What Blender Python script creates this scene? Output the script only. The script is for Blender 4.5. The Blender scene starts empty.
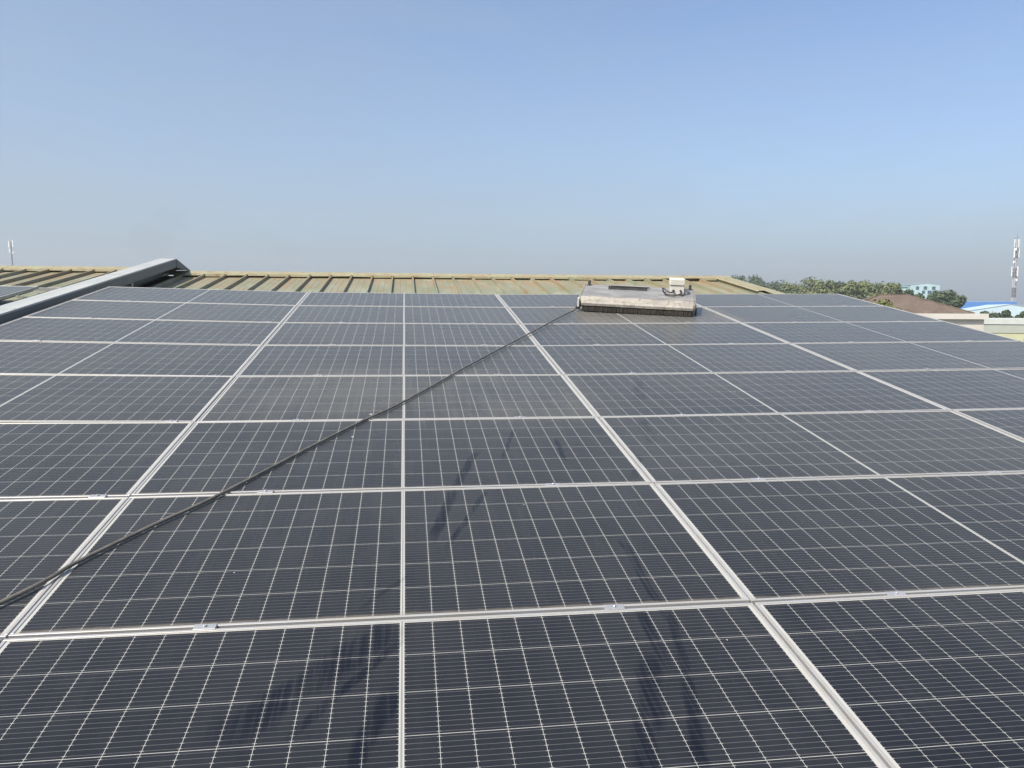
import bpy, bmesh, math, random
from mathutils import Vector, Matrix
random.seed(7)
rad = math.radians

# ------------------------------------------------------------------ camera, sky, sun, exposure
SLOPE = rad(8.8)                                   # pitch of the metal roof
CAM_ROOF = Vector((0.02215, -10.4361, 1.41227))    # eye, in metres on the roof plane (x along ridge, y up the slope)
CAM_ROT = Matrix(((0.99093283317, -0.13215938135, 0.02420781004),
                  (-0.00951261912, -0.24873188377, -0.96852566309),
                  (0.13402100665, 0.95951359965, -0.24773377214)))   # rows: right, down, forward
FOC = 778.0
EYE_H = 9.5
RX = Matrix.Rotation(SLOPE, 3, 'X')
LIFT = EYE_H - (RX @ CAM_ROOF).z

def W(x, y, z=0.0):
    """roof-plane metres -> world"""
    p = RX @ Vector((x, y, z))
    return Vector((p.x, p.y, p.z + LIFT))

EYE = W(*CAM_ROOF)
right = RX @ CAM_ROT[0]; down = RX @ CAM_ROT[1]; fwd = RX @ CAM_ROT[2]

def at(px, py, dist):
    """world point seen at a picture position, `dist` metres deep"""
    return EYE + (fwd + right * ((px - 512) / FOC) + down * ((py - 384) / FOC)) * dist

scene = bpy.context.scene
COL = scene.collection
cam_d = bpy.data.cameras.new('camera'); cam = bpy.data.objects.new('camera', cam_d); COL.objects.link(cam)
M4 = Matrix((right, -down, -fwd)).transposed().to_4x4(); M4.translation = EYE
cam.matrix_world = M4
cam_d.sensor_fit = 'HORIZONTAL'; cam_d.sensor_width = 36.0; cam_d.lens = FOC / 1024 * 36.0
cam_d.clip_start = 0.05; cam_d.clip_end = 20000
scene.camera = cam

SUN_EL = rad(50); SUN_TO = Vector((-0.76, -0.62, 0)).normalized()
world = bpy.data.worlds.new('World'); scene.world = world; world.use_nodes = True
wn = world.node_tree.nodes; wl = world.node_tree.links
bg = wn['Background']
sky = wn.new('ShaderNodeTexSky'); sky.sky_type = 'NISHITA'; sky.sun_disc = False
sky.sun_elevation = SUN_EL; sky.sun_rotation = math.atan2(SUN_TO.x, SUN_TO.y)
sky.air_density = 0.88; sky.dust_density = 3.0; sky.ozone_density = 3.0; sky.altitude = 0
# dusty air in the sky itself: paler towards the horizon and towards the left, with faint uneven veils
wtc = wn.new('ShaderNodeTexCoord'); wsep = wn.new('ShaderNodeSeparateXYZ'); wl.new(wtc.outputs['Generated'], wsep.inputs[0])
def wmath(op, a, b, c=None, clamp=False):
    nd = wn.new('ShaderNodeMath'); nd.operation = op; nd.use_clamp = clamp
    for v, i in ((a, 0), (b, 1), (c, 2)):
        if v is None: continue
        if hasattr(v, 'is_output'): wl.new(v, nd.inputs[i])
        else: nd.inputs[i].default_value = v
    return nd.outputs[0]
wmp = wn.new('ShaderNodeMapping'); wmp.inputs['Scale'].default_value = (1.6, 1.6, 6.5); wl.new(wtc.outputs['Generated'], wmp.inputs[0])
wno = wn.new('ShaderNodeTexNoise'); wno.inputs['Scale'].default_value = 2.6; wno.inputs['Detail'].default_value = 6; wno.inputs['Roughness'].default_value = .6; wno.inputs['Distortion'].default_value = .6
wl.new(wmp.outputs[0], wno.inputs['Vector'])
wup = wmath('MAXIMUM', wsep.outputs[2], 0.0)
wfall = wmath('POWER', 2.718, wmath('MULTIPLY', wup, -6.0))                  # thick low, thin high
wf = wmath('MULTIPLY_ADD', wfall, .80, .06)
wf = wmath('MULTIPLY_ADD', wsep.outputs[0], -.24, wf)
wf = wmath('ADD', wf, wmath('MULTIPLY', wmath('SUBTRACT', wno.outputs[0], .5), .50), clamp=True)
wmx = wn.new('ShaderNodeMix'); wmx.data_type = 'RGBA'; wl.new(wf, wmx.inputs[0]); wl.new(sky.outputs['Color'], wmx.inputs[6])
wmx.inputs[7].default_value = (1.98, 2.40, 2.74, 1)
wl.new(wmx.outputs[2], bg.inputs['Color']); bg.inputs['Strength'].default_value = 0.15
sun_d = bpy.data.lights.new('sun', 'SUN'); sun_d.energy = 4.4; sun_d.angle = rad(0.55); sun_d.color = (1.0, 0.92, 0.80)
sun = bpy.data.objects.new('sun', sun_d); COL.objects.link(sun)
to_sun = Vector((SUN_TO.x * math.cos(SUN_EL), SUN_TO.y * math.cos(SUN_EL), math.sin(SUN_EL)))
sun.rotation_euler = to_sun.to_track_quat('Z', 'Y').to_euler(); sun.location = (-30, -30, 60)
scene.view_settings.view_transform = 'Standard'; scene.view_settings.look = 'None'
scene.view_settings.exposure = 0.5; scene.view_settings.gamma = 1.0
scene.view_settings.use_curve_mapping = False

# ------------------------------------------------------------------ node helpers
class NT:
    def __init__(s, name):
        s.m = bpy.data.materials.new(name); s.m.use_nodes = True
        s.t = s.m.node_tree; s.b = s.t.nodes['Principled BSDF']
    def n(s, typ, **kw):
        nd = s.t.nodes.new(typ)
        for k, v in kw.items(): setattr(nd, k, v)
        return nd
    def put(s, v, sock):
        if hasattr(v, 'is_output'): s.t.links.new(v, sock)
        else: sock.default_value = v
    def math(s, op, a, b=0.0, c=0.0):
        nd = s.n('ShaderNodeMath', operation=op)
        s.put(a, nd.inputs[0]); s.put(b, nd.inputs[1])
        if op in ('MULTIPLY_ADD', 'SMOOTH_MIN', 'COMPARE'): s.put(c, nd.inputs[2])
        return nd.outputs[0]
    def add(s, a, b): return s.math('ADD', a, b)
    def sub(s, a, b): return s.math('SUBTRACT', a, b)
    def mul(s, a, b): return s.math('MULTIPLY', a, b)
    def lt(s, a, b): return s.math('LESS_THAN', a, b)
    def gt(s, a, b): return s.math('GREATER_THAN', a, b)
    def mx(s, a, b): return s.math('MAXIMUM', a, b)
    def absv(s, a): return s.math('ABSOLUTE', a)
    def ramp(s, v, lo, hi, a=0.0, b=1.0, smooth=True):
        nd = s.n('ShaderNodeMapRange'); nd.interpolation_type = 'SMOOTHSTEP' if smooth else 'LINEAR'
        s.put(v, nd.inputs[0]); nd.inputs[1].default_value = lo; nd.inputs[2].default_value = hi
        nd.inputs[3].default_value = a; nd.inputs[4].default_value = b
        return nd.outputs[0]
    def mix(s, f, a, b):
        nd = s.n('ShaderNodeMix', data_type='RGBA')
        s.put(f, nd.inputs[0])
        for v, i in ((a, 6), (b, 7)):
            if hasattr(v, 'is_output'): s.t.links.new(v, nd.inputs[i])
            else: nd.inputs[i].default_value = (*v, 1)
        return nd.outputs[2]
    def noise(s, vec, scale, detail=3.0, rough=0.55, dist=0.0):
        nd = s.n('ShaderNodeTexNoise'); s.put(vec, nd.inputs['Vector'])
        nd.inputs['Scale'].default_value = scale; nd.inputs['Detail'].default_value = detail
        nd.inputs['Roughness'].default_value = rough; nd.inputs['Distortion'].default_value = dist
        return nd.outputs[0]
    def obj(s): return s.n('ShaderNodeTexCoord').outputs['Object']
    def pos(s): return s.n('ShaderNodeNewGeometry').outputs['Position']
    def xyz(s, v):
        nd = s.n('ShaderNodeSeparateXYZ'); s.put(v, nd.inputs[0]); return nd.outputs
    def comb(s, x, y, z=0.0):
        nd = s.n('ShaderNodeCombineXYZ'); s.put(x, nd.inputs[0]); s.put(y, nd.inputs[1]); s.put(z, nd.inputs[2]); return nd.outputs[0]
    def scale(s, v, sc):
        nd = s.n('ShaderNodeMapping'); s.put(v, nd.inputs['Vector']); nd.inputs['Scale'].default_value = sc; return nd.outputs[0]
    def roofxy(s):
        """metres on the roof plane, from the world position"""
        p = s.xyz(s.pos())
        y = s.add(s.mul(p[1], math.cos(SLOPE)), s.mul(s.sub(p[2], LIFT), math.sin(SLOPE)))
        return p[0], y
    def rnd(s): return s.n('ShaderNodeObjectInfo').outputs['Random']
    def base(s, v):
        i = s.b.inputs['Base Color']
        if hasattr(v, 'is_output'): s.t.links.new(v, i)
        else: i.default_value = (*v, 1)
    def set(s, **kw):
        for k, v in kw.items(): s.put(v, s.b.inputs[k.replace('_', ' ')])
        return s
    def bump(s, h, strength=0.3, dist=0.01):
        nd = s.n('ShaderNodeBump'); nd.inputs['Strength'].default_value = strength; nd.inputs['Distance'].default_value = dist
        s.put(h, nd.inputs['Height']); s.t.links.new(nd.outputs[0], s.b.inputs['Normal'])

def varied(name, c, c2, scale=2.0, rough=0.6, metal=0.0, spec=0.5, bump=0.0, stretch=(1, 1, 1), lo=.35, hi=.7):
    m = NT(name); v = m.scale(m.obj(), stretch)
    n = m.noise(v, scale, 5.0, 0.6)
    m.base(m.mix(m.ramp(n, lo, hi), c, c2))
    m.set(Roughness=rough, Metallic=metal); m.b.inputs['Specular IOR Level'].default_value = spec
    if bump: m.bump(n, bump, 0.02)
    return m.m

# ------------------------------------------------------------------ materials
PANEL_L, PANEL_W = 2.465, 1.134
PX = 1.2365; PV = 1.154

def mat_laminate():
    m = NT('photovoltaic_laminate')
    o = m.obj(); x, y, _ = m.xyz(o)[0:3]
    ax = m.absv(x)
    CW, CH, M0 = 0.09255, 0.184, 0.0068
    u = m.sub(ax, M0)
    fu = m.math('PINGPONG', u, CW / 2)                 # distance to the nearest column gap
    # cell joints repeat every CW: distance = |((u+CW/2) mod CW) - CW/2|
    du = m.absv(m.sub(m.math('MODULO', m.add(u, CW * 1.5), CW), CW / 2))
    yy = m.add(y, 3 * CH)
    dv = m.absv(m.sub(m.math('MODULO', m.add(yy, CH * 1.5), CH), CH / 2))
    col_line = m.lt(du, 0.00075)
    row_line = m.lt(dv, 0.0010)
    margin = m.mx(m.gt(ax, M0 + 13 * CW - 0.001), m.gt(m.absv(y), 3 * CH - 0.001))
    centre = m.lt(ax, M0 + 0.0004)
    core = m.lt(ax, 0.0026)
    white = m.mx(m.mx(col_line, row_line), m.mx(margin, centre))
    BB = CH / 9
    db = m.absv(m.sub(m.math('MODULO', yy, BB), BB / 2))
    bus = m.lt(db, 0.00075)
    tick = m.mul(m.lt(db, 0.0011), m.lt(du, 0.0055))
    rn = m.rnd()
    # dust
    rx, ry = m.roofxy()
    rp = m.comb(rx, ry)
    nd1 = m.noise(rp, 1.3, 5.0, 0.6); nd2 = m.noise(rp, 9.0, 4.0, 0.65)
    cid = m.comb(m.math('FLOOR', m.math('DIVIDE', m.sub(x, .0463), CW)), m.math('FLOOR', m.math('DIVIDE', yy, CH)), m.mul(rn, 57.0))
    wn_ = m.n('ShaderNodeTexWhiteNoise'); m.put(cid, wn_.inputs['Vector'])
    tone = m.add(m.mul(wn_.outputs['Value'], .45), m.mul(rn, .55))
    cell = m.mix(tone, (0.0034, 0.0062, 0.0138), (0.0078, 0.0108, 0.0165))
    c = m.mix(m.mul(bus, 0.62), cell, (0.155, 0.155, 0.16))
    c = m.mix(m.mul(tick, 0.7), c, (0.36, 0.36, 0.34))
    c = m.mix(white, c, (0.38, 0.38, 0.355))
    c = m.mix(core, c, (0.20, 0.205, 0.205))
    # wiped / wet streaks, where water has carried the dust away
    st = None
    warp = m.sub(m.noise(rp, 5.0, 4.0, 0.6), 0.5)
    segs = [((-.02, -8.12), (-.50, -8.66), .085), ((.0, -8.2), (-.31, -8.66), .022), ((-.02, -8.45), (-.14, -8.8), .05),
            ((.90, -7.55), (.90, -8.20), .022), ((.82, -8.10), (.80, -8.45), .03), ((.92, -8.10), (.84, -8.55), .022), ((.78, -8.35), (.56, -9.0), .05), ((.86, -8.45), (.74, -8.9), .03),
            ((.24, -6.95), (.11, -7.52), .035), ((.39, -6.98), (.17, -7.58), .018), ((.66, -6.0), (.52, -6.55), .016), ((.40, -6.4), (.22, -7.0), .03), ((.88, -6.2), (.86, -6.6), .02),
            ((1.80, -4.75), (1.62, -5.45), .05), ((1.50, -5.85), (1.42, -6.35), .045), ((1.30, -6.5), (1.16, -6.85), .03), ((.02, -7.78), (-.18, -8.05), .015)]
    for si, ((x0, y0), (x1, y1), w) in enumerate(segs):
        L = math.hypot(x1 - x0, y1 - y0); dx, dy = (x1 - x0) / L, (y1 - y0) / L
        qx = m.sub(rx, x0); qy = m.sub(ry, y0)
        t = m.add(m.mul(qx, dx), m.mul(qy, dy))
        pp = m.absv(m.add(m.add(m.mul(qx, -dy), m.mul(qy, dx)), m.mul(warp, w * 1.6)))
        k = m.mul(m.ramp(pp, w * .35, w, 1, 0), m.mul(m.ramp(t, -.03, .06), m.ramp(t, L * .75, L * 1.05, 1, 0)))
        if si >= len(segs) - 4: k = m.mul(k, .55)
        st = k if st is None else m.mx(st, k)
    streak = m.mul(st, m.ramp(m.noise(m.scale(rp, (46, 1.7, 1)), 1.0, 4.0, .65), .30, .60))
    dust = m.add(m.mul(m.ramp(nd1, .2, .8), .032), m.add(m.mul(nd2, .020), 0.002))
    drip = m.noise(m.scale(rp, (17, .9, 1)), 1.0, 4.0, .6)
    dust = m.add(dust, m.add(m.mul(rn, .018), m.mul(m.ramp(drip, .48, .78), .016)))
    dust = m.mul(dust, m.sub(1.0, m.mul(streak, .8)))
    # dirt carried down to the lower frame of each module
    edge = m.mul(m.ramp(m.add(y, m.mul(m.sub(nd2, .5), .03)), -.554, -.528, 1, 0), .42)
    # one soiled module half way up, and the wet patch by the machine
    def box(x0, x1, y0, y1, s):
        a = m.mul(m.ramp(rx, x0 - s, x0 + s), m.ramp(rx, x1 - s, x1 + s, 1, 0))
        b = m.mul(m.ramp(ry, y0 - s, y0 + s), m.ramp(ry, y1 - s, y1 + s, 1, 0))
        return m.mul(a, b)
    soil = m.mul(m.mx(m.mul(box(-1.236, 1.236, -5.77, -4.616, .006), .75), box(-1.0, 1.3, -5.85, -4.4, .25)), m.ramp(m.add(m.mul(nd1, .6), m.mul(drip, .4)), .30, .66, .15, 1.0))
    wet = m.mul(box(1.95, 3.85, -2.32, -1.2, .06), m.ramp(nd1, .2, .6, .5, 1.0))
    c = m.mix(m.mul(streak, .5), c, (0.004, 0.006, 0.014))
    c = m.mix(dust, c, (0.26, 0.255, 0.245))
    c = m.mix(m.mul(soil, .115), c, (0.32, 0.295, 0.22))
    c = m.mix(m.mul(wet, .13), c, (0.33, 0.26, 0.17))
    c = m.mix(edge, c, (0.23, 0.205, 0.16))
    spots = None
    for sx, sy, sr in ((-.205, -5.64, .012), (-.29, -6.1, .010), (.55, -7.15, .003), (1.05, -8.3, .003), (2.4, -5.2, .006), (-.62, -7.7, .003)):
        q = m.math('POWER', m.add(m.math('POWER', m.sub(rx, sx), 2.0), m.mul(m.math('POWER', m.sub(ry, sy), 2.0), .4)), .5)
        k = m.lt(m.add(q, m.mul(warp, sr * 2.0)), sr * .8)
        spots = k if spots is None else m.mx(spots, k)
    c = m.mix(m.mul(spots, .55), c, (0.50, 0.50, 0.47))
    m.base(c)
    rgh = m.add(m.mul(dust, 1.4), 0.22)
    m.set(Roughness=rgh)
    m.b.inputs['IOR'].default_value = 1.25
    m.b.inputs['Specular IOR Level'].default_value = 0.13
    m.b.inputs['Specular Tint'].default_value = (1.0, 0.95, 0.86, 1)
    m.set(Sheen_Weight=m.mul(m.add(m.mul(dust, 2.2), .42), m.sub(1.0, m.mul(streak, .42)))); m.b.inputs['Sheen Roughness'].default_value = 0.35
    m.b.inputs['Sheen Tint'].default_value = (0.95, 0.90, 0.75, 1)
    return m.m

def mat_roof():
    m = NT('painted_roof_sheet')
    rx, ry = m.roofxy(); rp = m.comb(rx, ry)
    n = m.noise(m.scale(rp, (1.2, .35, 1)), 2.2, 5.0, .6)
    n2 = m.noise(m.scale(rp, (9, .6, 1)), 1.5, 4.0, .6)
    n3 = m.noise(rp, 14.0, 4.0, .6)
    c = m.mix(m.ramp(n, .3, .7), (0.165, 0.192, 0.118), (0.235, 0.24, 0.168))
    c = m.mix(m.mul(m.ramp(n3, .4, .75), .35), c, (0.27, 0.28, 0.225))
    rust = m.mul(m.ramp(ry, 1.3, 3.7), m.ramp(m.add(m.mul(n2, .6), m.mul(n, .4)), .32, .62))
    c = m.mix(m.mul(rust, .6), c, (0.28, 0.165, 0.075))
    c = m.mix(m.mul(m.ramp(n2, .62, .75), .35), c, (0.20, 0.15, 0.09))
    blot = m.ramp(m.noise(m.scale(rp, (1.4, .6, 1)), 3.1, 5.0, .7), .50, .66)
    c = m.mix(m.mul(blot, .6), c, (0.26, 0.155, 0.075))
    pale = m.ramp(m.noise(m.scale(rp, (2.8, .7, 1)), 1.3, 4.0, .6), .52, .68)
    c = m.mix(m.mul(pale, .45), c, (0.30, 0.32, 0.25))
    m.base(c); m.set(Roughness=.55); m.b.inputs['Specular IOR Level'].default_value = .3
    m.bump(n3, .15, .005)
    return m.m

def mat_ridge():
    m = NT('painted_ridge_flashing')
    rx, ry = m.roofxy(); rp = m.comb(rx, ry)
    n = m.noise(m.scale(rp, (2.5, 1, 1)), 1.6, 5.0, .65)
    c = m.mix(m.ramp(n, .3, .7), (0.29, 0.285, 0.175), (0.275, 0.235, 0.14))
    c = m.mix(m.mul(m.ramp(m.noise(rp, 8, 4, .6), .5, .7), .6), c, (0.20, 0.12, 0.06))
    m.base(c); m.set(Roughness=.55); return m.m

def mat_steel():
    m = NT('weathered_sheet_steel')
    o = m.obj(); n = m.noise(m.scale(o, (2.2, 6, 6)), 2.0, 5.0, .6); n2 = m.noise(o, 26.0, 4.0, .6)
    c = m.mix(m.ramp(n, .3, .7), (0.22, 0.21, 0.19), (0.36, 0.34, 0.30))
    c = m.mix(m.mul(m.ramp(n2, .48, .7), .75), c, (0.15, 0.12, 0.085))
    m.base(c); m.set(Metallic=.15, Roughness=m.ramp(n, .3, .7, .5, .65)); return m.m

def mat_tiles():
    m = NT('brown_roof_tiles')
    o = m.obj(); n = m.noise(o, .9, 5.0, .65); n2 = m.noise(m.scale(o, (1, 1, 4)), 6.0, 4.0, .6)
    c = m.mix(m.ramp(n, .3, .7), (0.100, 0.074, 0.054), (0.160, 0.122, 0.094))
    c = m.mix(m.mul(m.ramp(n2, .45, .7), .5), c, (0.085, 0.055, 0.04))
    p = m.xyz(o)
    course = m.lt(m.math('MODULO', m.add(p[2], 10), .09), .02)
    c = m.mix(m.mul(course, .35), c, (0.06, 0.04, 0.03))
    m.base(c); m.set(Roughness=.85); return m.m

def mat_leaf(name, a, b):
    m = NT(name)
    n = m.noise(m.obj(), .55, 3.0, .6); rn = m.n('ShaderNodeNewGeometry').outputs['Random Per Island']
    c = m.mix(m.ramp(n, .35, .65), a, b)
    c2 = m.mix(m.mul(rn, .5), c, tuple(min(1, v * 1.7) for v in b))
    m.base(c2); m.set(Roughness=.65); m.b.inputs['Specular IOR Level'].default_value = .25
    return m.m

def mat_ground():
    m = NT('dry_ground'); p = m.pos()
    n = m.noise(p, .02, 5, .6); n2 = m.noise(p, .3, 5, .6)
    c = m.mix(m.ramp(n, .4, .6), (0.14, 0.13, 0.10), (0.07, 0.09, 0.04))
    c = m.mix(m.ramp(n2, .4, .7), c, (0.20, 0.17, 0.13)); m.base(c); m.set(Roughness=.95); return m.m

def mat_mast():
    m = NT('banded_mast_paint'); p = m.xyz(m.obj())
    k = m.gt(m.math('MODULO', m.add(p[2], 100.0), 5.0), 2.5)
    m.base(m.mix(k, (0.50, 0.50, 0.50), (0.16, 0.14, 0.14))); m.set(Roughness=.6, Metallic=.2); return m.m

LAM = mat_laminate(); ROOF = mat_roof(); RIDGE = mat_ridge(); STEEL = mat_steel(); TILE = mat_tiles(); GROUND = mat_ground(); MAST = mat_mast()
ALU = varied('anodised_aluminium', (0.385, 0.39, 0.39), (0.37, 0.36, 0.325), 3.5, .42, .25, stretch=(1, 3, 3), bump=0.0)
ALU_RAIL = varied('mill_finish_aluminium', (0.40, 0.41, 0.415), (0.48, 0.48, 0.48), 8, .4, .5)
BOXMAT = varied('grey_coated_sheet', (0.345, 0.36, 0.34), (0.41, 0.42, 0.39), 1.5, .42, 0, stretch=(4, .7, 1))
BOXSHADE = varied('blue_grey_shaded_sheet', (0.085, 0.100, 0.102), (0.115, 0.128, 0.128), 1.5, .5, stretch=(4, .7, 1))  # box side and end: their shade is put into this darker colour
RUBBER = varied('dusty_black_hose', (0.085, 0.080, 0.066), (0.14, 0.13, 0.108), 14, .55)
TOPSTEEL = varied('grey_top_plate', (0.20, 0.20, 0.192), (0.30, 0.295, 0.28), 2.4, .5, .15, stretch=(2, 5, 5))
BRISTLE = varied('brush_bristles', (0.022, 0.018, 0.014), (0.042, 0.035, 0.027), 30, .9, stretch=(4, 1, .5))
DARK = varied('dark_plastic', (0.025, 0.025, 0.027), (0.05, 0.05, 0.05), 9, .5)
WHITEBOX = varied('white_enclosure', (0.55, 0.53, 0.46), (0.60, 0.585, 0.53), 6, .45)
WHITEWALL = varied('white_render', (0.50, 0.48, 0.43), (0.56, 0.545, 0.50), .7, .8)
PALEWALL = varied('pale_green_render', (0.33, 0.36, 0.31), (0.38, 0.40, 0.345), .5, .8)
PALECOPING = varied('white_coping', (0.45, 0.49, 0.46), (0.52, 0.55, 0.52), .8, .7)
YELLOWWALL = varied('pale_yellow_render', (0.44, 0.45, 0.27), (0.49, 0.49, 0.32), .6, .8)
CYANWALL = varied('pale_cyan_render', (0.33, 0.46, 0.47), (0.38, 0.50, 0.51), .3, .8)
PALEBLUE = varied('pale_blue_cladding', (0.40, 0.52, 0.58), (0.44, 0.56, 0.62), .3, .6)
BLUEROOF = varied('blue_roof_sheet', (0.04, 0.13, 0.33), (0.05, 0.16, 0.37), .2, .5)
GLASS = varied('dark_window_glass', (0.05, 0.08, 0.12), (0.09, 0.13, 0.17), 1, .15)
CONC = varied('grey_concrete', (0.30, 0.30, 0.29), (0.40, 0.39, 0.37), .8, .9)
BARK = varied('tree_bark', (0.09, 0.07, 0.05), (0.15, 0.12, 0.09), 6, .9)
LEAF_G = mat_leaf('green_leaves', (0.080, 0.110, 0.038), (0.122, 0.142, 0.058))
LEAF_D = mat_leaf('dark_leaves', (0.040, 0.062, 0.030), (0.060, 0.085, 0.040))
LEAF_Y = mat_leaf('yellow_green_leaves', (0.10, 0.13, 0.03), (0.15, 0.17, 0.05))
ANT = varied('white_antenna_shell', (0.72, 0.73, 0.73), (0.80, 0.80, 0.80), 3, .5)
GALV = varied('galvanised_steel', (0.30, 0.31, 0.32), (0.40, 0.41, 0.42), 3, .5, .4)

# ------------------------------------------------------------------ mesh helpers
class MB:
    def __init__(s): s.v = []; s.f = []
    def face(s, pts):
        i = len(s.v); s.v += [tuple(p) for p in pts]; s.f.append(tuple(range(i, i + len(pts))))
    def box(s, c, d, rot=None):
        i = len(s.v); hx, hy, hz = d[0] / 2, d[1] / 2, d[2] / 2
        for sx, sy, sz in ((-1,-1,-1),(1,-1,-1),(1,1,-1),(-1,1,-1),(-1,-1,1),(1,-1,1),(1,1,1),(-1,1,1)):
            p = Vector((sx*hx, sy*hy, sz*hz))
            if rot is not None: p = rot @ p
            s.v.append((p.x + c[0], p.y + c[1], p.z + c[2]))
        for q in ((3,2,1,0),(4,5,6,7),(0,1,5,4),(1,2,6,5),(2,3,7,6),(3,0,4,7)): s.f.append(tuple(i + k for k in q))
    def span(s, x0, x1, y0, y1, z0, z1): s.box(((x0+x1)/2, (y0+y1)/2, (z0+z1)/2), (x1-x0, y1-y0, z1-z0))
    def bar(s, a, b, w, d=None):
        a = Vector(a); b = Vector(b); L = (b - a).length
        q = (b - a).to_track_quat('Z', 'Y').to_matrix()
        s.box((a + b) / 2, (w, d or w, L), q)
    def tube(s, pts, r, n=10, cap=True):
        pts = [Vector(p) for p in pts]; i0 = len(s.v); rs = r if isinstance(r, (list, tuple)) else [r] * len(pts)
        t = (pts[1] - pts[0]).normalized(); ref = Vector((0, 0, 1)) if abs(t.z) < .9 else Vector((1, 0, 0))
        for k, p in enumerate(pts):
            t = (pts[min(k + 1, len(pts) - 1)] - pts[max(k - 1, 0)]).normalized()
            a = t.cross(ref).normalized(); b = a.cross(t)
            for j in range(n):
                an = 2 * math.pi * j / n; q = p + (a * math.cos(an) + b * math.sin(an)) * rs[k]; s.v.append(tuple(q))
        for k in range(len(pts) - 1):
            for j in range(n):
                s.f.append((i0 + k*n + j, i0 + k*n + (j+1) % n, i0 + (k+1)*n + (j+1) % n, i0 + (k+1)*n + j))
        if cap:
            s.f.append(tuple(i0 + j for j in range(n))[::-1]); s.f.append(tuple(i0 + (len(pts)-1)*n + j for j in range(n)))
    def prism(s, prof, x0, x1, axis='X'):
        """closed profile (list of 2D points) swept along x"""
        i = len(s.v); n = len(prof)
        for x in (x0, x1):
            for a, b in prof: s.v.append((x, a, b) if axis == 'X' else (a, x, b))
        for j in range(n): s.f.append((i + j, i + (j+1) % n, i + n + (j+1) % n, i + n + j))
        s.f.append(tuple(range(i, i + n))[::-1]); s.f.append(tuple(range(i + n, i + 2*n)))
    def build(s, name, mat, parent=None, smooth=False, bevel=0.0, seg=1, fix=True):
        me = bpy.data.meshes.new(name); me.from_pydata(s.v, [], s.f); me.update()
        if fix:
            bm = bmesh.new(); bm.from_mesh(me); bmesh.ops.recalc_face_normals(bm, faces=bm.faces); bm.to_mesh(me); bm.free()
        me.materials.append(mat)
        if smooth:
            for p in me.polygons: p.use_smooth = True
        o = bpy.data.objects.new(name, me); COL.objects.link(o)
        if parent: o.parent = parent
        if bevel:
            b = o.modifiers.new('bevel', 'BEVEL'); b.width = bevel; b.segments = seg; b.limit_method = 'ANGLE'
        return o

def tag(o, label=None, cat=None, group=None, kind=None):
    if label: o['label'] = label
    if cat: o['category'] = cat
    if group: o['group'] = group
    if kind: o['kind'] = kind
    return o
def empty(name, loc, rot=(0, 0, 0)):
    e = bpy.data.objects.new(name, None); COL.objects.link(e); e.location = loc; e.rotation_euler = rot; e.empty_display_size = .2
    return e
def copy_tree(o, parent=None):
    c = o.copy(); COL.objects.link(c)
    if parent: c.parent = parent
    for ch in o.children: copy_tree(ch, c)
    return c

# ------------------------------------------------------------------ ground
g = MB(); R_ = 9000
g.face([(-R_, -R_, 0), (R_, -R_, 0), (R_, R_, 0), (-R_, R_, 0)])
tag(g.build('ground', GROUND), kind='structure')

# ------------------------------------------------------------------ the warehouse we stand on
ZR = -0.25; RIB_H = 0.050; PITCH = 0.355; RIB0 = 0.145
RIDGE_Y = 3.72; EAVE_Y = -17.0; X0, X1 = -15.0, 6.14
TB = math.tan(2 * SLOPE)
bld = empty('warehouse', W(0, 0, 0), (SLOPE, 0, 0))
tag(bld, 'low pitched warehouse with ribbed olive metal roof carrying the solar panels', 'building')
def ribbed(x0, x1, y0, y1, zf):
    mb = MB(); k = math.ceil((x0 - RIB0) / PITCH)
    prof = [(x0, 0)]
    while True:
        x = RIB0 + k * PITCH
        if x > x1 - .04: break
        if x > x0 + .04:
            prof += [(x - .018, 0), (x - .011, RIB_H), (x + .011, RIB_H), (x + .016, 0)]
            prof += [(x + PITCH * .36, 0), (x + PITCH * .385, .004), (x + PITCH * .41, 0), (x + PITCH * .62, 0), (x + PITCH * .645, .004), (x + PITCH * .67, 0)] if x + PITCH < x1 - .04 else []
        k += 1
    prof.append((x1, 0))
    i = len(mb.v); n = len(prof)
    for y in (y0, y1):
        for x, z in prof: mb.v.append((x, y, zf(y) + z))
    for j in range(n - 1): mb.f.append((j, j + 1, n + j + 1, n + j))
    return mb
XS, BAY = -3.93, .06           # the bay beyond the capped box lies a little higher
ribbed(XS, X1, EAVE_Y, RIDGE_Y - .02, lambda y: ZR).build('roof_sheet', ROOF, bld, fix=False)
ribbed(X0, XS, EAVE_Y, RIDGE_Y - .02, lambda y: ZR + BAY).build('roof_sheet', ROOF, bld, fix=False)
ribbed(X0, X1, RIDGE_Y + .02, RIDGE_Y + 20, lambda y: ZR - (y - RIDGE_Y) * TB).build('roof_sheet', ROOF, bld, fix=False)
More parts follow.
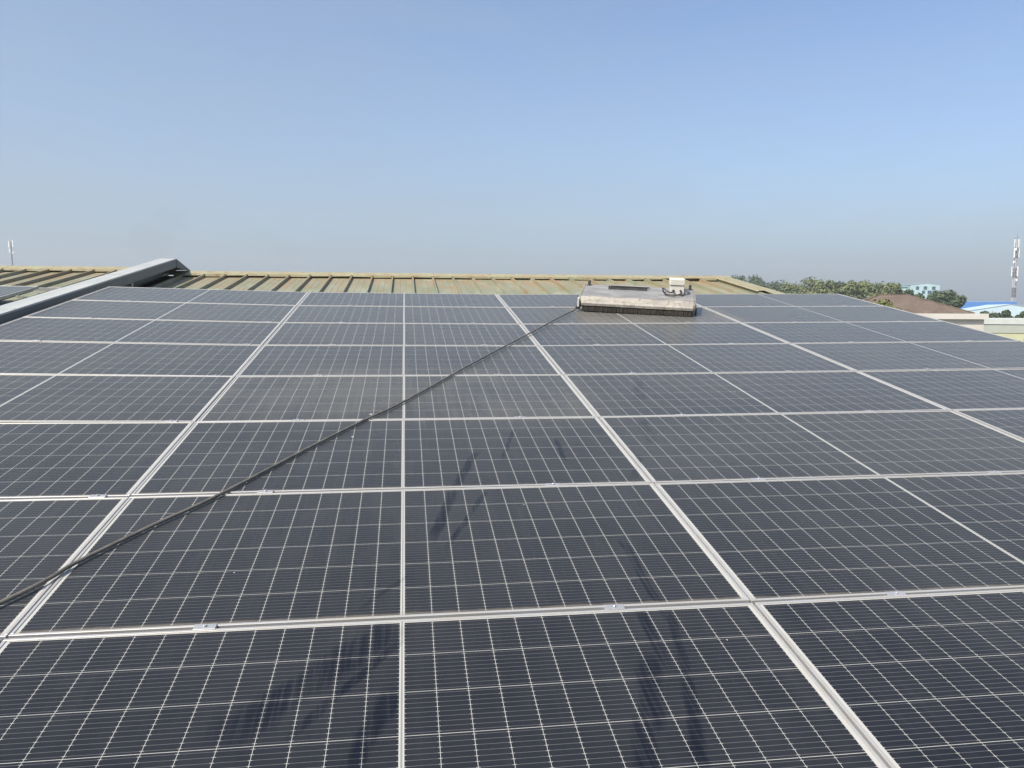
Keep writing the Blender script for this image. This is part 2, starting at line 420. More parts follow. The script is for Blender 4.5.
# ridge flashing: a folded strip lying on the rib tops, its front lip notched down between ribs
rc = MB(); zt = ZR + RIB_H + .006
random.seed(3)
xs = X0
seglen = 3.05
while xs < X1 - .05:
    xe = min(xs + seglen, X1 - .03); up = random.uniform(0, .006)
    if xs < XS: xe = min(xe, XS); up += BAY
    A = (RIDGE_Y - .20, zt + up); B = (RIDGE_Y, zt + .028 + up); C2 = (RIDGE_Y + .20, zt - .20 * TB + .01)
    rc.prism([A, B, C2, (C2[0], C2[1] - .004), (B[0], B[1] - .004), (A[0], A[1] - .004)], xs - .03, xe)
    xs = xe
k = math.ceil((X0 - RIB0) / PITCH)
while RIB0 + (k + 1) * PITCH < X1 - .1:
    xa, xb = RIB0 + k * PITCH + .02, RIB0 + (k + 1) * PITCH - .02
    openk = k in (14, 13); zo = BAY if xb < XS + .1 else 0
    if not openk:
        h = random.choice([.020, .026, .032, .036]); h2 = h + random.uniform(-.008, .006)
        rc.face([(xa, RIDGE_Y - .201, zo + zt + .002), (xb, RIDGE_Y - .201, zo + zt + .002), (xb, RIDGE_Y - .210, zo + zt - h2), (xa, RIDGE_Y - .210, zo + zt - h)])
    k += 1
rc.span(X0, XS, RIDGE_Y - .10, RIDGE_Y - .096, ZR + BAY + .002, zt + BAY); rc.span(XS, X1 - .03, RIDGE_Y - .10, RIDGE_Y - .096, ZR + .002, zt)
rc.build('ridge_cap', RIDGE, bld)
vf = MB()
vf.prism([(X1 - .20, ZR + RIB_H + .006), (X1, ZR + RIB_H + .010), (X1 + .03, ZR + RIB_H + .004), (X1 + .03, ZR - .20), (X1 + .027, ZR - .20), (X1 + .027, ZR + RIB_H + .001), (X1, ZR + RIB_H + .006), (X1 - .20, ZR + RIB_H + .002)], EAVE_Y, RIDGE_Y + .1, 'Y')
vf.prism([(X1 - .36, ZR + RIB_H + .010), (X1 - .33, ZR + RIB_H + .022), (X1 - .24, ZR + RIB_H + .022), (X1 - .20, ZR + RIB_H + .012), (X1 - .20, ZR + RIB_H + .009), (X1 - .24, ZR + RIB_H + .018), (X1 - .33, ZR + RIB_H + .018), (X1 - .36, ZR + RIB_H + .006)], 1.75, RIDGE_Y - .1, 'Y')
vf.build('verge_flashing', RIDGE, bld)
# walls below (world aligned: undo the slope)
wl_ = MB()
yf = W(0, EAVE_Y + .6, ZR); yb = W(0, RIDGE_Y, 0); zE = yf.z - .06
wy0, wy1 = yf.y, W(0, RIDGE_Y + 19, ZR - 19 * TB).y
zr = W(0, RIDGE_Y, ZR).z - .08; zb = W(0, RIDGE_Y + 19, ZR - 19 * TB).z - .08
for xx in (X0 + .15, X1 - .25):
    wl_.prism([(wy0, 0), (wy1, 0), (wy1, zb), (yb.y, zr), (wy0, zE)], xx, xx + .2)
wl_.span(X0 + .36, X1 - .26, wy0, wy0 + .2, 0, zE - .03)
wl_.span(X0 + .36, X1 - .26, wy1 - .2, wy1, 0, zb - .03)
wo = wl_.build('wall', WHITEWALL, bld)
wo.matrix_parent_inverse = (Matrix.Translation(bld.location) @ Matrix.Rotation(SLOPE, 4, 'X')).inverted()

# grey capped box running up the slope
cb = empty('capped_duct', W(-3.885, 0, 0))
cb.rotation_euler = (Matrix.Rotation(SLOPE, 3, 'X') @ Matrix.Rotation(rad(-.9), 3, 'Z')).to_euler()
tag(cb, 'long grey sheet metal capped box running up the roof beside the panels', 'duct')
BX0, BX1, BZ0, BZ1 = -.15, .10, -.045, .10
BE = 3.15
m_ = MB()
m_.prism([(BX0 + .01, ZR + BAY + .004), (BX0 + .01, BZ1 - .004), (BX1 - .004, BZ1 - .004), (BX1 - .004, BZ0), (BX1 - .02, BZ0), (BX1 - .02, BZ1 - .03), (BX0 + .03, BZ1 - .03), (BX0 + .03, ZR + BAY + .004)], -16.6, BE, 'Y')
m_.build('side_sheet', BOXSHADE, cb)
m_ = MB()
m_.prism([(BX0, BZ1 - .03), (BX0, BZ1 - .002), (BX0 + .01, BZ1), (BX1, BZ1), (BX1 + .003, BZ1 - .004), (BX1 + .003, BZ1 - .018), (BX1 - .0035, BZ1 - .018), (BX1 - .0035, BZ1 - .0035), (BX0 + .0095, BZ1 - .0035), (BX0 + .0095, BZ1 - .03)], -16.6, BE, 'Y')
m_.build('top_sheet', BOXMAT, cb)
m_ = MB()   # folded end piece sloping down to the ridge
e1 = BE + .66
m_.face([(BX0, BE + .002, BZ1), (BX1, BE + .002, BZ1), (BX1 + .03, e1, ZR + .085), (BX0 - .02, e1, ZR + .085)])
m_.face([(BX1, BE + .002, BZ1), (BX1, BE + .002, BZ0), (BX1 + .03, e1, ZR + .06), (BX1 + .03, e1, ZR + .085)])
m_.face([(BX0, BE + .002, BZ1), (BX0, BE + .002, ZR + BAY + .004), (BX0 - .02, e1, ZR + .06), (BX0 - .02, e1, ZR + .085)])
m_.build('end_flashing', BOXSHADE, cb, fix=False)
yk = -15.6
while yk < BE - 1.5:
    m_ = MB(); m_.span(BX0 + .02, BX1 - .06, yk, yk + .06, ZR + RIB_H, BZ0); m_.build('support', GALV, cb); yk += 2.4
for yy in (-8.2, -5.2, -2.2, .8):
    m_ = MB(); m_.span(BX0 + .001, BX1 - .012, yy, yy + .05, BZ1 + .0005, BZ1 + .003); m_.build('joint_strip', BOXMAT, cb)

# ------------------------------------------------------------------ solar panels
FR = 0.011
def make_panel():
    root = empty('solar_panel', (0, 0, 0), (SLOPE, 0, 0))
    hl, hw = PANEL_L / 2, PANEL_W / 2
    f = MB()
    f.span(-hl, hl, -hw, -hw + FR, -.035, 0); f.span(-hl, hl, hw - FR, hw, -.035, 0)
    f.span(-hl, -hl + FR, -hw + FR, hw - FR, -.035, -.0003); f.span(hl - FR, hl, -hw + FR, hw - FR, -.035, -.0003)
    f.build('frame', ALU, root, bevel=.0012, seg=1)
    l = MB(); l.span(-hl + FR, hl - FR, -hw + FR, hw - FR, -.009, -.0035)
    l.build('laminate', LAM, root)
    return root
def add_rails(root, xs):
    hw = PANEL_W / 2
    for x in xs:
        c = MB(); yc = -hw - .010
        c.span(x - .035, x + .035, yc - .016, yc + .016, .0005, .0045)
        c.span(x - .035, x + .035, yc - .0085, yc + .0085, -.03, .0005)
        c.tube([(x, yc, .0045), (x, yc, .011)], .0065, 6)
        c.build('mid_clamp', ALU_RAIL, root, bevel=.0008)
        r = MB(); r.span(x - .02, x + .02, -hw - .010, hw + .0099, -.076, -.0355)
        for y in (-.35, .25):
            r.span(x - .03, x + .03, y - .02, y + .02, ZR + RIB_H + .0005, -.0762)
        r.build('mounting_rail', ALU_RAIL, root)
ROWS = ['top row under the ridge', 'second row from the ridge', 'third row from the ridge', 'fourth row from the ridge',
        'fifth row from the ridge', 'third row from the front', 'second row from the front', 'front row']
COLS = ['beside the grey box', 'second column from the grey box', 'second column from the right edge', 'at the right roof edge']
RAILX = {0: (-.62, 1.10), 1: (-.635, .73), 2: (-.68, .64), 3: (-.60, .66)}
PROTO = {}
SAG = (.045, -.010, -.022, -.006, .014)          # the array is not perfectly flat: height at each column edge
GRP = 'solar panels covering the roof slope'
random.seed(11)
for r in range(8):
    for c in range(4):
        if c not in PROTO:
            p = make_panel(); add_rails(p, RAILX[c]); PROTO[c] = p
        else:
            p = copy_tree(PROTO[c])
        dz = random.uniform(-.0015, .0015)
        dx = random.uniform(-.002, .002)
        sag = (1, 1, 1, .9, .75, .55, .35, .15)[r]
        za, zb_ = SAG[c] * sag, SAG[c + 1] * sag
        p.location = W((2 * c - 2) * PX + dx, -(r + .5) * PV, dz + (za + zb_) / 2)
        jt = rad(random.uniform(-.09, .09)); jr = rad(random.uniform(-.05, .05)); jz = rad(random.uniform(-.03, .03))
        p.rotation_euler = (Matrix.Rotation(SLOPE + jt, 3, 'X') @ Matrix.Rotation(jr - math.atan2(zb_ - za, 2 * PX), 3, 'Y') @ Matrix.Rotation(jz, 3, 'Z')).to_euler()
        lab = f'dark solar panel in the {ROWS[r]}, {COLS[c]}'
        if (r, c) == (4, 1): lab = 'brownish soiled solar panel crossed by the hose, fifth row from the ridge, second column'
        if (r, c) == (1, 2): lab = 'solar panel with brown wet patch under the cleaning machine'
        if (r, c) == (7, 1): lab = 'dark solar panel with broad blue smears in the front row, at the picture foot'
        tag(p, lab, 'solar panel', GRP)
for r in range(2):
    p = copy_tree(PROTO[1]); p.location = W(-4.655 - PANEL_L / 2, .275 - PANEL_W / 2 - r * PV, .012)
    tag(p, ['solar panel beyond the grey box, its corner nearest the ridge', 'solar panel beyond the grey box, one row further down the slope'][r], 'solar panel', GRP)
# rail running on past the corner of the left array
m_ = MB(); m_.span(-.30, .38, -.02, .02, -.04, 0); m_.span(-.25, -.21, -.02, .02, -.115, -.0405); m_.span(.28, .32, -.02, .02, -.115, -.0405)
o = m_.build('rail_end', ALU, None); o.location = W(-4.85, .62, -.06); o.rotation_euler = (SLOPE, 0, 0)
tag(o, 'bare aluminium rail end lying beyond the grey box', 'rail')

# ------------------------------------------------------------------ panel cleaning machine
YAW = rad(-19)
rb = empty('cleaning_machine', W(2.785, -1.40, -.012), (SLOPE, 0, 0))
rb.rotation_euler = (Matrix.Rotation(SLOPE, 3, 'X') @ Matrix.Rotation(YAW, 3, 'Z')).to_euler()
tag(rb, 'grey steel panel cleaning machine with a white control box', 'cleaning robot')
HL = .655
body = MB()
prof = [(-.30, .085), (-.312, .125), (-.285, .175), (.26, .250), (.32, .235), (.34, .09)]
body.prism(prof, -HL, HL)
body.build('body_shell', STEEL, rb, bevel=.002)
sk = MB(); sk.prism([(-.335, .070), (-.338, .100), (-.322, .126), (-.316, .126), (-.330, .072)], -HL + .01, HL - .004)
sk.build('front_skirt', STEEL, rb, bevel=.002)
br = MB()
random.seed(5)
nb = 300
for i in range(nb):
    x = -HL + .03 + (2 * HL - .05) * i / nb
    lean = random.uniform(-.008, .008)
    br.bar((x, -.312, .085), (x + lean, -.322 + random.uniform(-.012, .008), .002 + random.uniform(0, .007)), .0075, .02)
br.span(-HL + .02, HL - .02, -.30, .30, .012, .084)
br.build('brush', BRISTLE, rb)
e = MB(); e.span(-HL - .034, -HL - .0155, -.328, -.25, .05, .155); e.build('end_bracket', WHITEBOX, rb, bevel=.002)
for sx in (-1, 1):
    e = MB(); xe = sx * (HL + .003)
    pr_ = [(-.31, .03), (-.318, .125), (-.290, .178), (.262, .254), (.325, .239), (.345, .03)]
    e.prism(pr_, min(xe, xe + sx * .012), max(xe, xe + sx * .012)); e.build('side_plate', STEEL, rb, bevel=.002)
    t = MB()
    t.span(sx * (HL - .045) - .016, sx * (HL - .045) + .016, .20, .235, .249, .305); t.span(sx * (HL - .045) - .028, sx * (HL - .045) + .028, .19, .245, .238, .252)
    t.build('post', DARK, rb, bevel=.003)
    for y in (-.2, .2):
        w = MB(); w.tube([(sx * (HL + .016), y, .045), (sx * (HL + .04), y, .045)], .042, 18); w.build('wheel', DARK, rb, smooth=False)
h = MB()                                            # long dark grab slot with a raised rim
def top_z(y): return .175 + (y + .285) * (.075 / .545)
def slab(mb, x0, x1, y0, y1, za, zb):
    mb.prism([(y0, top_z(y0) + za), (y1, top_z(y1) + za), (y1, top_z(y1) + zb), (y0, top_z(y0) + zb)], x0, x1)
slab(h, -.335, .105, .06, .15, .002, .006)
h.build('slot', DARK, rb)
h = MB(); slab(h, -.35, .12, .146, .170, .002, .026); h.build('slot_wall', DARK, rb)
h = MB(); slab(h, -.352, .122, .144, .20, .0265, .031); slab(h, -.357, -.337, .05, .143, .002, .026); slab(h, .107, .121, .05, .143, .002, .014)
h.build('slot_rim', STEEL, rb, bevel=.002)
h = MB(); h.tube([(-.35, .06, top_z(.06) + .004), (-.35, .06, top_z(.06) + .045)], .012, 10); h.build('bracket_pin', DARK, rb)
tp = MB(); slab(tp, -HL + .004, HL - .004, -.278, .255, .0005, .002); tp.build('top_plate', TOPSTEEL, rb)
cbx = empty('control_box', (.445, -.02, top_z(-.02) + .006)); cbx.parent = rb; cbx.rotation_euler = (0, 0, rad(6))
b = MB(); b.span(-.075, .085, -.06, .07, 0, .105); b.build('housing', WHITEBOX, cbx, bevel=.008, seg=2)
b = MB(); b.span(-.085, .09, -.07, .08, .107, .185); b.build('lid', WHITEBOX, cbx, bevel=.010, seg=2)
for x in (-.04, .045):
    b = MB(); b.tube([(x, -.0605, .045), (x, -.085, .045)], .014, 12); b.build('cable_gland', DARK, cbx)
b = MB()
b.tube([(-.04, -.085, .045), (-.06, -.12, .03), (-.10, -.12, .035), (-.15, -.09, .07), (-.165, -.05, .07), (-.15, -.03, .02), (-.12, -.02, .012)], .008, 8)
b.tube([(.045, -.085, .045), (.05, -.115, .02), (.0, -.13, .004), (-.08, -.12, .002), (-.14, -.06, .003)], .008, 8)
b.build('cable', DARK, cbx, smooth=True)
b = MB(); b.span(.086, .13, -.03, .05, 0, .06); b.build('junction_block', GALV, cbx, bevel=.004)

# ------------------------------------------------------------------ hose
HP = [(-3.3, -9.75), (-2.0, -8.85), (-1.341, -7.885), (-1.20, -7.585), (-1.034, -7.29), (-.86, -7.015), (-.53, -6.36), (-.244, -5.83), (.009, -5.386), (.63, -4.118), (1.461, -2.515), (1.85, -1.77), (2.03, -1.46)]
def catmull(P, n=10):
    P = [Vector((a, b, 0)) for a, b in P]; out = []
    for i in range(len(P) - 1):
        p0, p1, p2, p3 = P[max(i-1, 0)], P[i], P[i+1], P[min(i+2, len(P)-1)]
        for k in range(n):
            t = k / n
            out.append(.5 * ((2*p1) + (-p0+p2)*t + (2*p0-5*p1+4*p2-p3)*t*t + (-p0+3*p1-3*p2+p3)*t**3))
    out.append(P[-1]); return out
ho = empty('hose', W(0, 0, 0), (SLOPE, 0, 0)); tag(ho, 'long dusty black hose trailing diagonally across the panels to the machine', 'hose')
pts = catmull(HP)
for i, p in enumerate(pts):
    s_ = i / len(pts)
    p.z = .0088 + .0015 * (1 + math.sin(i * .31)) * .5 - .012 * min(1, max(0, 1.3 - abs(p.y + 4) / 3)) + (.055 * max(0, (s_ - .95) / .05) ** 2)
    p.x += .0015 * math.sin(i * .23)
m_ = MB(); m_.tube(pts, .0080, 10); m_.build('tube', RUBBER, ho, smooth=True)
m_ = MB(); a, bq = pts[-3], pts[-1]; m_.tube([a, bq], .013, 12); m_.build('coupling', DARK, ho)

# ------------------------------------------------------------------ buildings to the right
def wbase(px, py, d):
    p = at(px, py, d); return Vector((p.x, p.y, 0)), p.z
VIEW = math.atan2(-at(960, 310, 50).x + EYE.x, at(960, 310, 50).y - EYE.y)   # yaw that faces the eye

# brown hip roofed house
D = 50; u_ = D / FOC
b0, ze = wbase(903, 313, D)
hs = empty('hip_roof_house', b0, (0, 0, rad(-14)))
tag(hs, 'white house with brown tiled hip roof just past the panels', 'house')
m_ = MB(); hw_ = 3.0; rise = 1.17
HLX = -hw_ - 2.2; RL = -1.5
m_.face([(HLX, -hw_, ze), (hw_, -hw_, ze), (.15, 0, ze + rise), (RL, 0, ze + rise - .03)]); m_.face([(hw_, -hw_, ze), (hw_, hw_, ze), (.15, 0, ze + rise)])
m_.face([(hw_, hw_, ze), (HLX, hw_, ze), (RL, 0, ze + rise - .03), (.15, 0, ze + rise)]); m_.face([(HLX, hw_, ze), (HLX, -hw_, ze), (RL, 0, ze + rise - .03)])
m_.face([(HLX, -hw_, ze - .001), (hw_, -hw_, ze - .001), (hw_, hw_, ze - .001), (HLX, hw_, ze - .001)])
m_.build('roof', TILE, hs)
m_ = MB(); m_.tube([(hw_, -hw_, ze + .03), (.15, 0, ze + rise + .02), (RL, 0, ze + rise - .01), (HLX, -hw_, ze + .03)], .035, 6); m_.build('ridge_tiles', TILE, hs)
m_ = MB(); m_.span(HLX - .9, hw_ + .75, -hw_ - .12, hw_ + .5, ze - .34, ze - .004); m_.build('eaves_slab', WHITEWALL, hs)
m_ = MB(); m_.span(HLX + .1, hw_ + .60, -hw_ + .1, hw_ - .1, 0, ze - .344); m_.build('wall', WHITEWALL, hs)
for xx in (-1.8, 0, 1.8):
    w = MB(); w.span(xx - .6, xx + .6, -hw_ + .04, -hw_ + .098, ze - 2.6, ze - 1.2); w.build('window', GLASS, hs)

# pale flat roofed building with parapet
D = 68; b0, zt_ = wbase(1000, 319, D)
pb = empty('parapet_building', b0, (0, 0, rad(-20)))
tag(pb, 'pale green flat roofed building with white parapet at the right', 'building')
xl = -2.3; xr = 16
m_ = MB(); m_.span(xl, xr, 0, 9, zt_ - .46, zt_); m_.build('parapet', PALECOPING, pb)
m_ = MB(); m_.span(xl + .12, xr - .1, .12, 8.9, zt_ - .54, zt_ - .461); m_.build('groove', CONC, pb)
m_ = MB(); m_.span(xl + .02, xr - .05, .03, 8.95, zt_ - 1.22, zt_ - .541); m_.build('upper_wall', PALEWALL, pb)
m_ = MB(); m_.span(xl + .1, xr - .1, .08, 8.9, 0, zt_ - 1.221); m_.build('wall', YELLOWWALL, pb)
for i in range(5):
    w = MB(); w.span(i * 2.6 - .6, i * 2.6 + .7, .03, .078, zt_ - 3.2, zt_ - 1.7); w.build('window', GLASS, pb)

# gabled pale blue factory
D = 120; k_ = D / FOC; b0, za = wbase(1011, 304, D)
fb = empty('gabled_factory', b0, (0, 0, rad(-32)))
tag(fb, 'pale blue factory with low gable end behind the antenna tower', 'factory')
ze2 = za - 1.0
m_ = MB()
m_.v = []; m_.f = []
m_.prism([(-5.4, 0), (5.4, 0), (5.4, ze2 - .03), (0, za - .055), (-5.4, ze2 - .03)], 0, 26, 'Y'); m_.build('wall', PALEBLUE, fb)
m_ = MB(); m_.prism([(-5.55, ze2 - .02), (0, za), (5.55, ze2 - .02), (5.55, ze2 - .07), (0, za - .05), (-5.55, ze2 - .07)], -.08, 26.3, 'Y'); m_.build('roof', PALEBLUE, fb)
m_ = MB()
for x in (-2.4, -1.1, 2.0, 4.2): m_.span(x - .05, x + .05, -.05, -.002, 0, ze2)
m_.build('downpipe', GALV, fb)

# blue roofed shed
D = 185; b0, zt2 = wbase(975, 302.2, D)
sb = empty('blue_roof_shed', b0, (0, 0, rad(-34)))
tag(sb, 'long shed with bright blue metal roof beyond the hip roof house', 'warehouse')
m_ = MB(); m_.prism([(-8, zt2 - 1.75), (0, zt2), (8, zt2 - 1.75), (8, zt2 - 1.95), (0, zt2 - .2), (-8, zt2 - 1.95)], -9, 8.3); m_.build('roof', BLUEROOF, sb)
m_ = MB(); m_.tube([(-9, 0, zt2 + .02), (8.3, 0, zt2 + .02)], .16, 6); m_.build('ridge_cap', BLUEROOF, sb)
m_ = MB(); m_.span(-8.8, 8.1, -7.6, 7.6, 0, zt2 - 1.96); m_.build('wall', WHITEWALL, sb)

# pale cyan two storey block
D = 150; k_ = D / FOC; b0, zt3 = wbase(925, 283.0, D)
yb_ = empty('cyan_block', b0, (0, 0, rad(-18)))
tag(yb_, 'pale cyan block with small windows rising behind the brown roof', 'building')
m_ = MB(); m_.prism([(-2.6, 0), (2.7, 0), (2.7, zt3 - .32), (.4, zt3 - .06), (-2.6, zt3 - .32)], 0, 12, 'Y'); m_.build('wall', CYANWALL, yb_)
m_ = MB(); m_.prism([(-2.7, zt3 - .31), (.4, zt3), (2.8, zt3 - .31), (2.8, zt3 - .36), (.4, zt3 - .05), (-2.7, zt3 - .36)], -.06, 12.2, 'Y'); m_.build('roof', CYANWALL, yb_)
for (x, z, s_) in ((-1.3, -.95, .26), (.1, -.95, .30), (1.6, -.98, .30), (-.2, -1.75, .26), (.9, -1.75, .34), (1.75, -1.75, .34), (.9, -3.7, .38), (1.75, -3.7, .38)):
    w = MB(); w.span(x - s_, x + s_, -.06, -.002, zt3 + z - .3, zt3 + z + .3); w.build('window', GLASS, yb_)
b1, zt4 = wbase(909, 286.5, 152)
m_ = MB()
lw = empty('cyan_annex', b1, (0, 0, rad(-18))); tag(lw, 'small pale cyan annex left of the windowed cyan block', 'building')
m_.span(-1.3, 1.2, 0, 6, 0, zt4 - .101); m_.build('wall', CYANWALL, lw)
m_ = MB(); m_.span(-1.5, 1.4, -.2, 6.2, zt4 - .1, zt4); m_.build('roof', CYANWALL, lw)

# ------------------------------------------------------------------ antenna towers
D = 200; b0, ztop = wbase(1018, 229, D)
tw = empty('antenna_tower', b0, (0, 0, rad(20)))
tag(tw, 'tall banded lattice antenna tower above the pale blue factory', 'tower')
m_ = MB(); H = ztop - 2.2; rad_ = .46
legs = [(rad_ * math.cos(a), rad_ * math.sin(a)) for a in (rad(90), rad(210), rad(330))]
for x, y in legs: m_.bar((x, y, 0), (x, y, H), .13)
z = 0
while z < H - 1:
    for i in range(3):
        (xa, ya), (xb, yb2) = legs[i], legs[(i + 1) % 3]
        m_.bar((xa, ya, z), (xb, yb2, z + .5), .075); m_.bar((xb, yb2, z + .5), (xa, ya, z + 1), .075); m_.bar((xa, ya, z + 1), (xb, yb2, z + 1), .06)
    z += 1
m_.build('mast', MAST, tw)
m_ = MB(); m_.tube([(0, 0, H), (0, 0, ztop)], .035, 6); m_.bar((-.4, 0, H + .05), (.4, 0, H + .05), .08); m_.bar((0, -.4, H + .05), (0, .4, H + .05), .08)
m_.tube([(.35, .1, H), (.35, .1, H + 1.2)], .03, 5); m_.build('lightning_rod', GALV, tw)
for (zc, hh, rr, n, a0) in ((H - 1.4, 2.2, .55, 3, 20), (H - 3.9, 2.4, .62, 3, 50), (H - 8.6, 2.5, .80, 3, 10)):
    for i in range(n):
        a = rad(a0 + i * 360 / n)
        pa = MB(); q = Matrix.Rotation(a, 3, 'Z'); pa.box((rr * math.cos(a), rr * math.sin(a), zc), (.16, .32, hh), q)
        pa.bar((rad_ * .6 * math.cos(a), rad_ * .6 * math.sin(a), zc), ((rr - .08) * math.cos(a), (rr - .08) * math.sin(a), zc), .08)
        pa.build('antenna_panel', ANT, tw)
for (zc, a0) in ((H - 3.0, 200), (H - 6.2, 180), (H - 6.0, 20), (H - 10.8, 240)):
    a = rad(a0); pa = MB(); pa.box((.75 * math.cos(a), .75 * math.sin(a), zc), (.35, .35, .5), Matrix.Rotation(a, 3, 'Z')); pa.build('radio_unit', ANT, tw)

D = 150; b0, ztop = wbase(10.6, 238.5, D)
tw2 = empty('antenna_mast', b0)
tag(tw2, 'slim grey antenna mast peeking over the left end of the ridge', 'tower')
m_ = MB(); m_.tube([(0, 0, 0), (0, 0, ztop - 3), (0, 0, ztop - .6)], [.28, .16, .08], 8); m_.build('pole', GALV, tw2)
for x, z, hh in ((-.36, -1.1, 1.3), (.34, -1.0, 1.3), (-.30, -2.3, .7), (.3, -2.7, .5), (-.05, -1.2, 1.2)):
    pa = MB(); pa.box((x, -.1 if abs(x) < .1 else 0, ztop + z), (.2, .16, hh)); pa.bar((0, 0, ztop + z), (x, 0, ztop + z), .06); pa.build('antenna_panel', ANT if abs(x) > .1 else GALV, tw2)

# ------------------------------------------------------------------ trees
def crown_mesh(seed, rx, rz, n, leaf):
    rng = random.Random(seed); mb = MB()
    lobes = []
    for i in range(rng.randint(17, 23)):
        a = rng.uniform(0, 2 * math.pi); rr = math.sqrt(rng.random()) * .68
        zz = rng.uniform(-.75, .80); lim = math.sqrt(max(0.05, 1 - zz * zz * .8))
        lobes.append((rr * lim * math.cos(a) * rx, rr * lim * math.sin(a) * rx, zz * rz, rng.uniform(.22, .44) * rx, rng.uniform(.6, 1.3)))
    tot = sum(l[3] ** 2 * l[4] for l in lobes)
    for (lx, ly, lz, lr, w) in lobes:
        for _ in range(int(n * lr * lr * w / tot)):
            d = Vector((rng.gauss(0, 1), rng.gauss(0, 1), rng.gauss(0, 1))).normalized()
            rad2 = lr * (rng.random() ** .45) * rng.uniform(.8, 1.18)
            c = Vector((lx, ly, lz)) + Vector((d.x, d.y, d.z * .85)) * rad2
            nrm = (d + Vector((rng.gauss(0, .6), rng.gauss(0, .6), rng.gauss(0, .6) + .5))).normalized()
            t = nrm.orthogonal().normalized(); t = Matrix.Rotation(rng.uniform(0, 6.28), 3, nrm) @ t; s2 = nrm.cross(t)
            L = leaf * rng.uniform(.6, 1.3); Wd = L * rng.uniform(.4, .65)
            mb.face([c - t * L, c + s2 * Wd + nrm * L * .12, c + t * L, c - s2 * Wd + nrm * L * .12])
    return mb, lobes
def tree(name, label, px, top, d, rx, rz, mat, seed, n=2600, leaf=.26, group='trees beyond the roof edge', cat='tree'):
    b, zt = wbase(px, top, d)
    root = empty(name, b, (0, 0, seed * 1.7))
    rx, rz = rx * 1.32, rz * 1.3
    r0 = rx * rx + 2 * rx * rz
    rz = max(rz, .34 * zt); rx = max(rx, .42 * rz)          # crowns reach well down the trunk
    n = int(min(9000, n * 1.4 * (rx * rx + 2 * rx * rz) / r0)); leaf *= .9
    mb, lobes = crown_mesh(seed, rx, rz, n, leaf)
    zs = sorted(v[2] for v in mb.v); zc = zt - zs[int(len(zs) * .992)]
    c = mb.build('crown', mat, root, fix=False); c.location = (0, 0, zc)
    t = MB(); zb_ = max(zc - rz * .3, .4)
    t.tube([(0, 0, 0), (.08, .05, zb_ * .5), (0, .1, zb_), (0, .05, zc + rz * .4)], [rx * .075, rx * .06, rx * .045, rx * .015], 8)
    for l in lobes[:7]:
        t.tube([(0, .08, zb_ * .92), (l[0] * .45, l[1] * .45, (zb_ + zc + l[2]) / 2 + .1), (l[0], l[1], zc + l[2])], [rx * .035, rx * .025, rx * .01], 6)
    t.build('trunk', BARK, root)
    tag(root, label, cat, group)
T = [
 (737, 276.5, 190, 3.4, 2.7, LEAF_D, 'dark far tree nearest the metal roof verge, with thin crown'),
 (750, 277, 188, 3.6, 2.8, LEAF_D, 'dark far tree, second from the metal roof verge'),
 (763, 279.5, 182, 3.4, 2.8, LEAF_D, 'dark far tree, third from the roof verge, just above the flashing'),
 (775, 282.5, 150, 3.2, 2.6, LEAF_D, 'small dark tree where the roof verge meets the panels'),
 (786, 284.5, 135, 2.1, 2.4, LEAF_G, 'low green tree leftmost in the bright tree line'),
 (797, 285, 140, 2.3, 2.3, LEAF_G, 'low green tree left of the tallest bright crown'),
 (809, 279.5, 130, 2.8, 3.0, LEAF_G, 'tallest bright green tree in the line above the panels'),
 (825, 282, 128, 2.3, 2.6, LEAF_G, 'green tree right of the tallest bright crown'),
 (839, 283, 132, 2.3, 2.6, LEAF_D, 'darker green tree above the corner of the array'),
 (851, 282.5, 125, 2.5, 2.6, LEAF_G, 'rounded green tree just right of the array corner'),
 (864, 283, 128, 2.4, 2.5, LEAF_Y, 'yellowish green tree above the left slope of the brown roof'),
 (877, 284.5, 122, 2.2, 2.5, LEAF_G, 'green tree behind the middle of the brown roof'),
 (888, 286, 118, 2.0, 2.3, LEAF_G, 'low green tree just left of the brown roof peak'),
 (898, 284.5, 126, 1.9, 2.4, LEAF_G, 'upright green tree left of the pale cyan annex'),
 (909, 291, 112, 1.5, 2.0, LEAF_D, 'small dark tree in front of the cyan annex'),
 (918, 295.5, 105, 1.2, 1.6, LEAF_D, 'small dark tree in front of the windowed cyan block'),
 (926, 297, 100, 1.0, 1.4, LEAF_D, 'smallest dark tree before the cyan block, right of centre'),
 (945, 292, 100, 1.7, 2.1, LEAF_D, 'dark bushy tree right of the cyan block'),
 (956, 297, 98, 1.3, 1.7, LEAF_D, 'dark bush right of the bushy tree, left of the blue roof'),
 (990, 313, 95, .62, .75, LEAF_D, 'rounded dark shrub before the pale blue gable'),
 (1009, 311.5, 96, .72, .95, LEAF_D, 'dark shrub at the foot of the antenna tower'),
 (1026, 313, 94, .6, .9, LEAF_D, 'dark shrub at the right picture edge by the factory'),
]
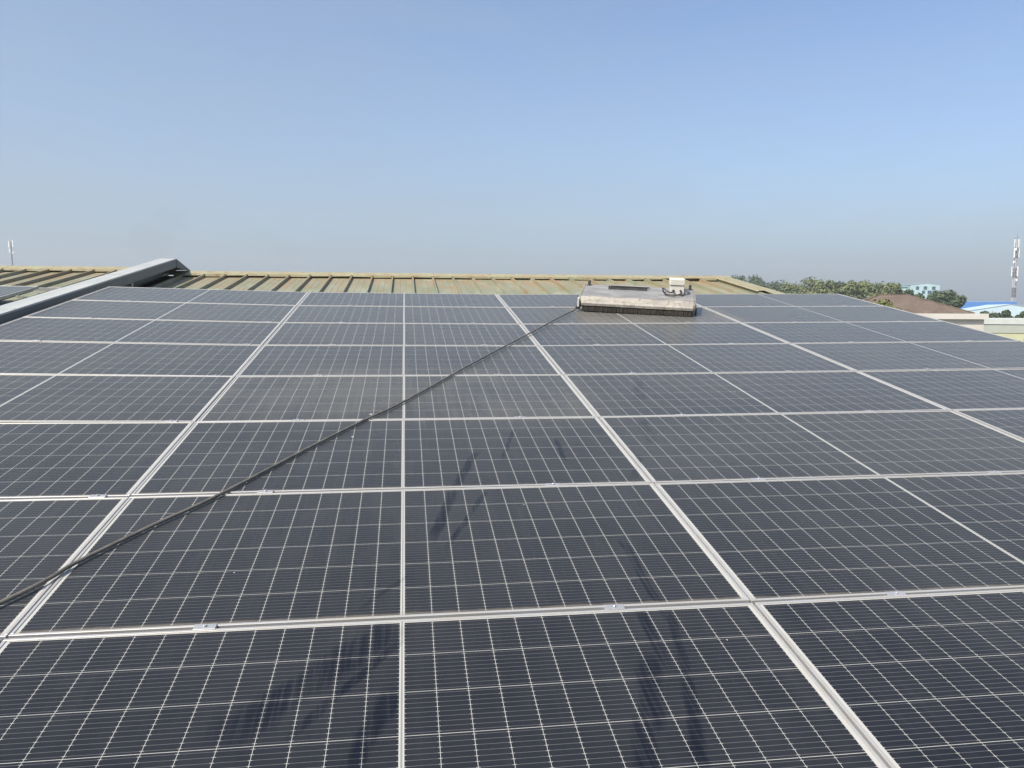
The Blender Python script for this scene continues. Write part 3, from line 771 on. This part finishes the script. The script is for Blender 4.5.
for i, (px, top, d, rx, rz, mt, lab) in enumerate(T):
    tree('broadleaf_tree', lab, px, top, d, rx, rz, mt, 20 + i)
tree('broadleaf_tree', 'bright green tree top standing before the brown tiled roof', 895, 303.3, 40, .95, .9, LEAF_Y, 61, n=1800, leaf=.11)

# ------------------------------------------------------------------ haze: one closed box of thin air round everything
hz = MB(); hz.span(-330, 520, -140, 620, -1.0, 46.0)
hm = bpy.data.materials.new('thin_haze'); hm.use_nodes = True
hn = hm.node_tree.nodes; hn.remove(hn['Principled BSDF'])
pv = hn.new('ShaderNodeVolumePrincipled'); pv.inputs['Color'].default_value = (0.86, 0.90, 0.96, 1)
pv.inputs['Density'].default_value = 0.0009; pv.inputs['Anisotropy'].default_value = 0.2
hm.node_tree.links.new(pv.outputs[0], hn['Material Output'].inputs['Volume'])
tag(hz.build('haze', hm), kind='stuff')

# faint smoke hanging low over the ridge on the left
sv = MB()
def blob(c, r):
    i0 = len(sv.v); n, k_ = 14, 9
    for a in range(k_ + 1):
        th = math.pi * a / k_
        for b in range(n):
            ph = 2 * math.pi * b / n
            sv.v.append((c.x + r[0] * math.sin(th) * math.cos(ph), c.y + r[0] * math.sin(th) * math.sin(ph), c.z + r[1] * math.cos(th)))
    for a in range(k_):
        for b in range(n): sv.f.append((i0 + a*n + b, i0 + a*n + (b+1) % n, i0 + (a+1)*n + (b+1) % n, i0 + (a+1)*n + b))
for px, py, r0, r1 in ((152, 240, 7.5, 6.5), (171, 219, 6.0, 4.6), (285, 251, 5.0, 3.6), (268, 236, 3.0, 3.2)):
    blob(at(px, py, 250), (r0, r1))
km = bpy.data.materials.new('thin_smoke'); km.use_nodes = True
kn = km.node_tree.nodes; kn.remove(kn['Principled BSDF'])
kv = kn.new('ShaderNodeVolumePrincipled'); kv.inputs['Color'].default_value = (0.42, 0.42, 0.46, 1); kv.inputs['Density'].default_value = 0.008
km.node_tree.links.new(kv.outputs[0], kn['Material Output'].inputs['Volume'])
tag(sv.build('smoke', km, smooth=True), kind='stuff')
